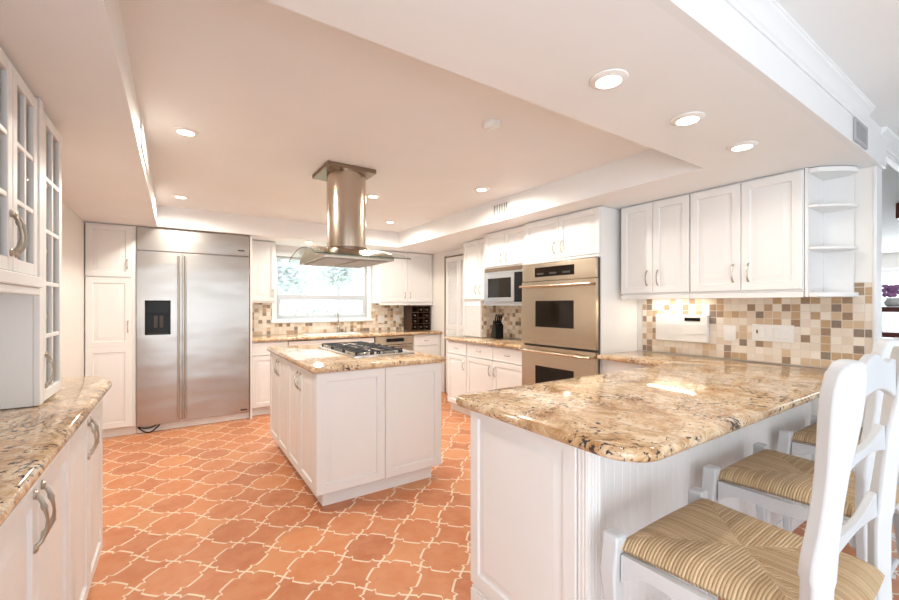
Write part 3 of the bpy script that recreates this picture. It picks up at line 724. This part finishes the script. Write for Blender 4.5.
tag(b.build('worktop', M['granite']), 'granite island worktop under the range hood with gas cooktop on it', 'worktop')
# cooktop
KX0, KX1, KY0, KY1, KZ = 1.13, 1.67, 3.01, 3.97, ZT + .002
t = thing('cooktop', 'stainless steel gas cooktop with black grates on the island worktop', 'cooktop', ((KX0 + KX1) / 2, (KY0 + KY1) / 2, KZ))
hx, hy = (KX1 - KX0) / 2, (KY1 - KY0) / 2
ro = round_poly([(-hx, -hy), (hx, -hy), (hx, hy), (-hx, hy)], [.02] * 4, 5)
MB().rings([[(x, y, 0) for x, y in ro], [(x, y, .010) for x, y in ro], [(x, y, .016) for x, y in offset_poly(ro, .008)], [(x, y, .016) for x, y in offset_poly(ro, .02)], [(x, y, .010) for x, y in offset_poly(ro, .03)]]).build('tray', M['chrome'], t)
for bx, by in ((-.14, -.30), (.10, -.30), (-.02, 0), (-.14, .30), (.10, .30)):
    bo = MB().lathe([(.05, .0105), (.05, .02), (.038, .024), (.038, .030)], (bx, by, 0), 20).build('burner', M['nickel'], t)
    MB().lathe([(.033, .0305), (.036, .034), (.030, .040), (.0, .041)], (bx, by, 0), 20).build('burner_cap', M['iron'], bo)
for k in range(3):
    y0 = -hy + .035 + k * .30; y1 = y0 + .29; xa, xb = -hx + .03, hx - .11; b = MB()
    zt0, zt1 = .034, .042
    for yy in (y0, y1 - .012): b.box(xa, xb, yy, yy + .012, zt0, zt1)
    for xx in (xa, xb - .012, (xa + xb) / 2 - .006): b.box(xx, xx + .012, y0 + .012, y1 - .012, zt0, zt1)
    for q in (.25, .5, .75):
        yy = y0 + (y1 - y0) * q - .005; b.box(xa + .012, xa + .13, yy, yy + .01, zt0, zt1 + .003); b.box(xb - .13, xb - .012, yy, yy + .01, zt0, zt1 + .003)
    for xx in (xa, xb - .014):
        for yy in (y0, y1 - .014): b.box(xx, xx + .014, yy, yy + .014, .0105, zt0)
    b.build('grate', M['iron'], t, bevel=.002)
for k in range(5):
    MB().lathe([(.020, .0105), (.020, .03), (.016, .036), (0, .036)], (hx - .055, -.30 + .15 * k, 0), 16).build('knob', M['black'], t)

# range hood
HX, HY = 1.12, 3.14
t = thing('range_hood', 'stainless steel island range hood with round chimney and curved glass canopy', 'range hood', (HX, HY, 0))
b = MB(); b.box(-.20, .18, -.17, .24, 2.386, ZC - .002); b.build('ceiling_plate', M['plate'], t, bevel=.002)
MB().lathe([(.150, 1.79), (.150, 2.385)], n=48).build('chimney', M['hoodsteel'], t)
MB().lathe([(.156, 1.792), (.156, 1.80), (.163, 1.803), (.163, 1.81)], n=48).build('chimney_collar', M['plate'], t)
def arch(mb, x0, x1, ya, yb, za, rise, th, n_=20):
    top = [(ya + (yb - ya) * k / n_, za + rise * sin(pi * k / n_) ** .8) for k in range(n_ + 1)]
    bot = [(y, z - th) for y, z in top][::-1]
    mb.rings([[(x, y, z) for y, z in top + bot] for x in (x0, x1)])
    return mb
b = MB(); n_ = 20; ya, yb = -.375, .30
top = [(ya + (yb - ya) * k / n_, 1.712 + .088 * sin(pi * k / n_) ** .8) for k in range(n_ + 1)]
b.rings([[(x, y, z) for y, z in top + [(yb, 1.69), (ya, 1.69)]] for x in (-.285, .23)])
cn = b.build('canopy', M['hoodsteel'], t, smooth=25)
b = MB()
for k in range(2): b.box(-.265 + .245 * k, -.04 + .245 * k, ya + .05, yb - .05, 1.684, 1.6895)
b.build('filter', M['grey'], cn, bevel=.002)
gv = arch(MB(), -.36, .355, ya - .03, yb + .03, 1.714, .072, .006).build('glass_visor', M['hoodglass'], t, smooth=25)
pth = [(ya - .03 + (yb - ya + .06) * k / 20, 1.711 + .072 * sin(pi * k / 20) ** .8) for k in range(21)]
b = MB(); b.tube([(-.36, y, z) for y, z in pth], .003, 6)
b.tube([(-.36, ya - .03, 1.711), (.355, ya - .03, 1.711)], .0035, 6)
b.build('visor_edge', M['glassedge'], gv)

# ------------------------------------------------------------------ left side: base, worktop, display cabinet
XBF = -.305
for y0, lb in ((1.13, 'near white base cabinet with double doors under the left granite worktop'), (1.905, 'far white base cabinet with double doors at the rounded end of the left worktop')):
    cabinet('base_cabinet', lb, (XBF, y0, 0), R90, .77, XBF - XL - .006, .10, ZT - .042, two_doors(.77, .15, ZT - .06, .80, .14, True, .004, .035), (.10, .05))
cabinet('base_cabinet', 'nearest white base cabinet at the left edge of the picture', (XBF, .355, 0), R90, .77, XBF - XL - .006, .10, ZT - .042, two_doors(.77, .15, ZT - .06, .80, .14, True, .004, .035), (.10, .05))
b = MB(); slab(b, round_poly([(XL + .004, .35), (-.285, .35), (-.285, 2.86), (-.36, 3.10), (XL + .004, 3.17)], [0, 0, .15, .06, 0], 8), ZT - .041, ZT, .02)
tag(b.build('worktop', M['granite']), 'granite worktop with rounded end along the left wall below the glass cabinets', 'worktop')
def glass_door(t, xa, xb, za, zb, ncol, nrow, hs, y=.019):
    st = .045; b = MB(); frame(b, xa, xb, za, zb, y - .019, y, st)
    iw, ih = xb - xa - 2 * st, zb - za - 2 * st
    for k in range(1, ncol): b.box(xa + st + iw * k / ncol - .009, xa + st + iw * k / ncol + .009, y - .017, y - .001, za + st, zb - st)
    for k in range(1, nrow): b.box(xa + st, xb - st, y - .0165, y - .002, za + st + ih * k / nrow - .009, za + st + ih * k / nrow + .009)
    d = b.build('glass_door', M['white'], t, bevel=.003)
    MB().box(xa + st - .004, xb - st + .004, y - .010, y - .006, za + st - .004, zb - st + .004).build('pane', M['pane'], d, smooth=0)
    if hs: pull(MB(), hs[0], y - .019, hs[1], .13, True, True).build('handle', M['nickel'], d)
def open_case(t, W_, D_, z0, z1, shelves, y0=.02):
    b = MB(); b.box(0, .02, y0, D_, z0, z1); b.box(W_ - .02, W_, y0, D_, z0, z1); b.box(.02, W_ - .02, y0, D_, z0, z0 + .02); b.box(.02, W_ - .02, y0, D_, z1 - .02, z1); b.box(.02, W_ - .02, D_ - .012, D_, z0 + .02, z1 - .02)
    b.build('body', M['white'], t, bevel=.001)
    for z in shelves: MB().box(.021, W_ - .021, y0 + .02, D_ - .013, z, z + .018).build('shelf', M['white'], t)
XH = -.455; HD = XH - XL - .005
t = thing('display_cabinet', 'tall narrow white cabinet with small glass panes standing on the left worktop', 'cabinet', (XH, 2.285, 0), R90)
open_case(t, .385, HD, ZT + .002, ZS - .004, (1.30, 1.6, 1.9)); glass_door(t, .055, .383, ZT + .006, ZS - .03, 2, 5, (.085, 1.09))
MB().box(.0, .053, 0, .0195, ZT + .002, ZS - .004).build('stile', M['white'], t, bevel=.002)
t = thing('glass_wall_cabinet', 'white wall cabinet with paned glass doors hung over the left worktop', 'cabinet', (XH, 1.07, 0), R90)
open_case(t, 1.195, HD, 1.445, ZS - .004, (1.7, 1.94))
for k in range(4):
    xa = .004 + .296 * k; glass_door(t, xa, xa + .290, 1.475, ZS - .03, 2, 3, (xa + (.268 if k % 2 == 0 else .022), 1.60))
b = MB(); b.box(0, 1.195, -.012, .019, 1.43, 1.472); b.box(0, 1.195, -.004, .019, 1.40, 1.43); b.build('light_rail', M['white'], t, bevel=.004)

# ------------------------------------------------------------------ bar stools
def make_stool(label, loc, rz):
    t = thing('bar_stool', label, 'stool', loc, rz, 'rush seated bar stools at the peninsula')
    zs = .655
    def hw(v): return .243 + .020 * v - .006 * (1 - v * v)
    n_ = 40; vs = []; fs = []
    def zt(u, v):
        m = max(abs(u), abs(v)); dgl = abs(abs(u) - abs(v))
        return zs + .020 - .010 * (1 - m) ** 1.2 - .040 * m ** 10 - .004 * max(0, 1 - dgl / .05)
    ring = []
    for i in range(n_ + 1):
        for j in range(n_ + 1):
            u = -1 + 2 * i / n_; v = -1 + 2 * j / n_
            uu = math.copysign(abs(u) ** .8, u); vv = math.copysign(abs(v) ** .8, v)
            vs.append((uu * hw(vv), vv * (.242 + .008 * (1 - uu * uu)) - .008, zt(uu, vv)))
    for i in range(n_):
        for j in range(n_):
            a = i * (n_ + 1) + j; fs.append((a, a + n_ + 1, a + n_ + 2, a + 1))
    off = len(vs)
    for p in list(vs): vs.append((p[0] * .97, p[1] * .97, zs - .032 - .004 * 0))
    for i in range(n_):
        for j in range(n_):
            a = off + i * (n_ + 1) + j; fs.append((a, a + 1, a + n_ + 2, a + n_ + 1))
    border = [i * (n_ + 1) for i in range(n_ + 1)] + [n_ * (n_ + 1) + j for j in range(1, n_ + 1)] + [i * (n_ + 1) + n_ for i in range(n_ - 1, -1, -1)] + [j for j in range(n_ - 1, 0, -1)]
    for k in range(len(border)):
        a, b2 = border[k], border[(k + 1) % len(border)]; fs.append((a, b2, b2 + off, a + off))
    MB().add(vs, fs).build('seat', M['rush'], t, smooth=60)
    # rails below the rush
    rail = MB()
    def shaped(mb, p0, p1, z1, dep, arch_, th):
        p0 = Vector(p0).to_2d(); p1 = Vector(p1).to_2d(); d = p1 - p0; L = d.length; d.normalize(); nrm = Vector((-d.y, d.x)) * th / 2; m = 16; r0 = []; r1 = []
        fr = [p0 + d * L * k / m for k in range(m + 1)]
        lo = [z1 - dep + arch_ * (sin(pi * k / m) ** .6) + .012 * sin(3 * pi * k / m) for k in range(m + 1)]
        for s_, R in ((1, r0), (-1, r1)):
            for k in range(m + 1): R.append(tuple(fr[k] + nrm * s_) + (lo[k],))
            for k in range(m, -1, -1): R.append(tuple(fr[k] + nrm * s_) + (z1,))
        vs_ = r0 + r1; N = len(r0); f_ = []
        for k in range(m):
            f_ += [(k, k + 1, N - 2 - k, N - 1 - k), (N + k + 1, N + k, 2 * N - 1 - k, 2 * N - 2 - k), (k + 1, k, N + k, N + k + 1), (N - 1 - k, N - 2 - k, 2 * N - 2 - k, 2 * N - 1 - k)]
        f_ += [(0, N - 1, 2 * N - 1, N), (m, N + m, N + m + 1, m + 1)]
        mb.add(vs_, f_)
    zr = zs - .036
    for a, b2 in (((-.232, .238, 0), (.232, .238, 0)), ((-.253, .215, 0), (-.240, -.20, 0)), ((.253, .215, 0), (.240, -.20, 0)), ((-.215, -.222, 0), (.215, -.222, 0))):
        m_ = MB(); shaped(m_, Vector(a), Vector(b2), zr, .085, .045, .026); m_.build('apron', M['stoolwhite'], t, smooth=40)
    # front legs, slight cabriole
    for s_ in (-1, 1):
        rs = []
        for z, w_, dx, dyy in ((0, .030, .0, .004), (.03, .034, .0, .006), (.10, .030, -.004, -.004), (.30, .036, -.004, -.006), (.50, .046, .004, .004), (.56, .052, .006, .006), (zs - .01, .052, 0, 0), (zs + .012, .050, 0, 0), (zs + .018, .042, 0, 0)):
            cx, cy = s_ * (.257 + dx), .242 + dyy; h_ = w_ / 2
            rs.append([(cx - h_, cy - h_, z), (cx + h_, cy - h_, z), (cx + h_, cy + h_, z), (cx - h_, cy + h_, z)])
        MB().rings(rs).build('leg', M['stoolwhite'], t, bevel=.006, seg=2)
    # rear posts, board turned towards the outside, waved outline
    prof = [(0, .040, -.255, 0), (.2, .042, -.235, 0), (.45, .044, -.215, 0), (.62, .046, -.210, 0), (.74, .046, -.210, 0), (.785, .048, -.212, .000), (.80, .056, -.213, .004), (.84, .054, -.216, .004), (.90, .046, -.222, 0), (.96, .043, -.228, -.002), (1.02, .046, -.234, -.004), (1.08, .056, -.241, -.002), (1.14, .064, -.248, .004), (1.19, .066, -.253, .006), (1.225, .058, -.257, .004), (1.245, .040, -.259, -.004), (1.252, .016, -.260, -.010)]
    for s_ in (-1, 1):
        rs = []
        for z, w_, y, dx in prof:
            a = radians(32) * s_; cx, cy = s_ * (.265 + dx), y - .021; h_ = w_ / 2; th = .018
            ring_ = []
            for qx, qy in ((-h_, -th), (h_, -th), (h_, th), (-h_, th)):
                ring_.append((cx + qx * cos(a) - qy * sin(a), cy + qx * sin(a) + qy * cos(a), z))
            rs.append(ring_)
        MB().rings(rs).build('post', M['stoolwhite'], t, bevel=.006, seg=2, smooth=50)
    # three shaped slats, bowed to the back
    def slat(z0, z1, zoff_top, zoff_bot, yb_, bow, th=.02, x_=.241, crest=False):
        m = 20; A = []; B = []
        for k in range(m + 1):
            q = -1 + 2 * k / m; x = x_ * q; y = yb_ - bow * (1 - q * q)
            sh = (1 - q * q)
            zt_ = z1 + zoff_top * sh - (.02 * sin(pi * (q + 1)) ** 2 if crest else 0.0); zb_ = z0 + zoff_bot * (cos(q * pi / 2) ** 1.0)
            A.append([(x, y - th / 2, zb_), (x, y - th / 2, zt_), (x, y + th / 2, zt_), (x, y + th / 2, zb_)])
        return MB().rings(A)
    slat(1.115, 1.215, .030, .045, -.257, .006, crest=True).build('crest_rail', M['stoolwhite'], t, bevel=.004)
    slat(.965, 1.035, -.02, .03, -.237, .006).build('slat', M['stoolwhite'], t, bevel=.004)
    slat(.775, .845, -.02, .03, -.221, .006).build('slat', M['stoolwhite'], t, bevel=.004)
    # stretchers
    for z, p, q in ((.20, (-.23, .225), (.23, .225)), (.27, (-.236, .22), (-.236, -.22)), (.27, (.236, .22), (.236, -.22)), (.34, (-.23, -.222), (.23, -.222))):
        MB().tube([(p[0], p[1], z), ((p[0] + q[0]) / 2, (p[1] + q[1]) / 2, z), (q[0], q[1], z)], [.010, .014, .010], 10).build('stretcher', M['stoolwhite'], t)
    return t
st = make_stool('white ladder back bar stool with woven rush seat nearest the camera', (1.367, .515, 0), 0)
for x, y, rz, lb in ((2.165, .592, 0, 'middle white rush seat bar stool, partly behind the nearest stool back'), (3.05, .603, 0, 'farthest white rush seat bar stool, closest to the tiled wall')):
    q = copy_tree(st); q.location = (x, y, 0); q.rotation_euler = (0, 0, rz); q['label'] = lb

# ------------------------------------------------------------------ ceiling fittings
dl0 = None
def downlight(x, y, z, label, group, r=.057, e=DL_POWER, lamp=True):
    global dl0
    if dl0 is None:
        dl0 = thing('recessed_light', label, 'ceiling light', (x, y, z), 0, group); q = dl0
        MB().lathe([(r * .78, -.001), (r * .80, -.012), (r * .95, -.010), (r * 1.18, -.005), (r * 1.22, -.001)], n=32).build('trim_ring', M['plastic'], q)
        MB().lathe([(0, -.003), (r * .77, -.003), (r * .77, -.0055), (0, -.007)], n=28).build('lamp', M['lamp'], q)
    else:
        q = copy_tree(dl0); q.location = (x, y, z); q['label'] = label; q['group'] = group
    if lamp:
        d = bpy.data.lights.new('downlight', 'SPOT'); d.energy = e; d.color = WARM; d.spot_size = radians(176); d.spot_blend = .45; d.shadow_soft_size = .05
        o = bpy.data.objects.new('downlight', d); COL.objects.link(o); o.location = (x, y, z - .02)
    return q
gT, gS = 'recessed lights in the raised ceiling', 'recessed lights in the lowered ceiling over the peninsula'
downlight(.05, 2.96, ZC, 'large recessed light in the raised ceiling at left, nearest to the camera', gT)
downlight(.04, 4.76, ZC, 'recessed light in the raised ceiling above the refrigerator', gT)
downlight(1.585, 3.70, ZC, 'recessed light in the raised ceiling just right of the hood chimney', gT)
downlight(2.25, 4.72, ZC, 'small recessed light in the far raised ceiling, right of the hood', gT)
downlight(2.31, 2.93, ZC, 'recessed light in the raised ceiling in front of the wall grille', gT)
downlight(1.335, .935, ZS, 'leftmost of the three recessed lights over the peninsula', gS, e=7)
downlight(1.91, .935, ZS, 'middle one of the three recessed lights over the peninsula', gS, e=7)
downlight(2.475, .935, ZS, 'rightmost of the three recessed lights over the peninsula', gS, e=7)
downlight(1.45, 5.50, ZS, 'small recessed light in the soffit above the kitchen window', 'recessed light over the sink', e=14)
downlight(8.9, 1.75, ZC, 'recessed light in the far dining room ceiling', 'recessed light in the dining room', e=20)
t = thing('smoke_detector', 'round white smoke detector on the raised ceiling', 'smoke detector', (1.525, 1.84, ZC))
MB().lathe([(.055, -.001), (.055, -.018), (.046, -.034), (.030, -.040), (0, -.040)], n=28).build('housing', M['plastic'], t)
MB().lathe([(.028, -.0405), (.026, -.046), (0, -.047)], n=20).build('sensor_cap', M['plastic'], t)
def grille(label, loc, rz, w_, h_, nv, matf=None):
    t = thing('vent_grille', label, 'vent', loc, rz)
    b = MB(); frame(b, 0, w_, 0, h_, -.010, 0, .018); b.build('frame', matf or M['plastic'], t, bevel=.002)
    MB().box(.018, w_ - .018, -.002, 0, .018, h_ - .018).build('backing', M['dark'], t)
    b = MB()
    for k in range(nv):
        xx = .018 + (w_ - .036) * (k + .5) / nv; b.box(xx - .004, xx + .004, -.009, -.0025, .018, h_ - .018)
    b.build('fin', matf or M['plastic'], t)
    return t
grille('small white air grille on the ceiling step above the microwave cabinet', (TX1 - .001, 3.23, 2.245), -R90, .27, .14, 9)
grille('long white air grille on the left step of the raised ceiling', (TX0 + .001, 2.85, 2.25), R90, .62, .12, 22)
t = grille('square grey air grille on the header beside the crown moulding', (2.90, YH - .001, 2.212), 0, .24, .118, 9, M['grey'])
# under cabinet light at the oven end
t = thing('under_cabinet_light', 'slim under cabinet light below the left peninsula wall cabinet', 'light', (3.40, 1.55, 1.437))
MB().box(-.03, .03, 0, .46, -.012, 0.006).build('housing', M['plastic'], t)
MB().box(-.022, .022, .01, .45, -.0135, -.0125).build('lamp', M['lamp'], t)
area('under_cabinet_glow', (3.40, 1.78, 1.42), (0, 0, 0), .04, .42, .8, WARM)
# dining room objects
t = thing('ceiling_fan', 'dark wood fitting hanging from the dining room ceiling', 'ceiling fan', (6.35, .80, ZC))
MB().box(-.16, .16, -.16, .16, -.16, -.002).build('housing', M['redwood'], t, bevel=.01)
MB().lathe([(.06, -.20), (.09, -.18), (.09, -.161)], n=16).build('hub', M['redwood'], t)
t = thing('console_rack', 'dark red wood tiered stand in the dining room seen past the wall end', 'stand', (6.2, .95, 0))
for px_, py_ in ((-.22, -.17), (.22, -.17), (-.22, .17), (.22, .17)): MB().box(px_ - .025, px_ + .025, py_ - .025, py_ + .025, 0, 1.29).build('leg', M['redwood'], t, bevel=.004)
for z in (.35, 1.04, 1.295): MB().box(-.26, .26, -.21, .21, z, z + .05).build('shelf', M['redwood'], t, bevel=.004)
t = thing('flower_vase', 'white vase of purple flowers on the dark red stand', 'vase', (6.2, .98, 1.347))
MB().lathe([(.04, 0), (.06, .02), (.065, .05), (.045, .08), (.05, .09)], n=18).build('vase', M['ceramic'], t)
b = MB()
for k in range(40):
    a = random.uniform(0, 2 * pi); r = random.uniform(0, .11); c_ = (r * cos(a), r * sin(a), .12 + random.uniform(0, .10)); s_ = random.uniform(.018, .03)
    b.lathe([(.003, -s_), (s_ * .8, -s_ * .4), (s_, 0), (s_ * .7, s_ * .5), (.003, s_ * .7)], c_, 6)
b.build('bouquet', M['flower'], t)

# ------------------------------------------------------------------ garden outside the kitchen window
def crown_mesh(mb, c, R, n_):
    for k in range(n_):
        a = random.uniform(0, 2 * pi); ph = math.acos(random.uniform(-1, 1)); rr = R * random.uniform(.3, 1)
        p = Vector((c[0] + rr * sin(ph) * cos(a), c[1] + rr * sin(ph) * sin(a), c[2] + rr * .7 * cos(ph))); s_ = R * random.uniform(.06, .14)
        d = Vector((random.uniform(-1, 1), random.uniform(-1, 1), random.uniform(-.6, .6))).normalized(); e = d.cross(Vector((0, 0, 1))).normalized()
        mb.add([p - d * s_, p + e * s_ * .6, p + d * s_, p - e * s_ * .6 + Vector((0, 0, s_ * .3))], [(0, 1, 2), (0, 2, 3)])
for x, y, R, zc, lb in ((2.3, 12.5, 1.3, 2.3, 'leafy garden tree in the left half of the kitchen window'), (4.7, 14.0, .9, 2.6, 'smaller leafy tree beyond the middle of the kitchen window')):
    t = thing('garden_tree', lb, 'tree', (x, y, -.12), 0, 'trees outside the kitchen window')
    b = MB(); crown_mesh(b, (0, 0, zc), R, 1100); b.build('foliage', M['leaf'], t, smooth=0)
    MB().tube([(0, 0, 0), (.05, 0, zc * .5), (0, .05, zc)], [.10, .07, .03], 8).build('trunk', M['bark'], t)
for x, y, w_, lb in ((3.0, 10.5, 2.6, 'low green hedge outside at the bottom of the kitchen window'),):
    b = MB()
    for k in range(14): crown_mesh(b, (x + (k - 6.5) * w_ / 7, y + random.uniform(-.2, .2), .92), .55, 200)
    tag(b.build('garden_hedge', M['hedge'], smooth=0), lb, 'hedge')
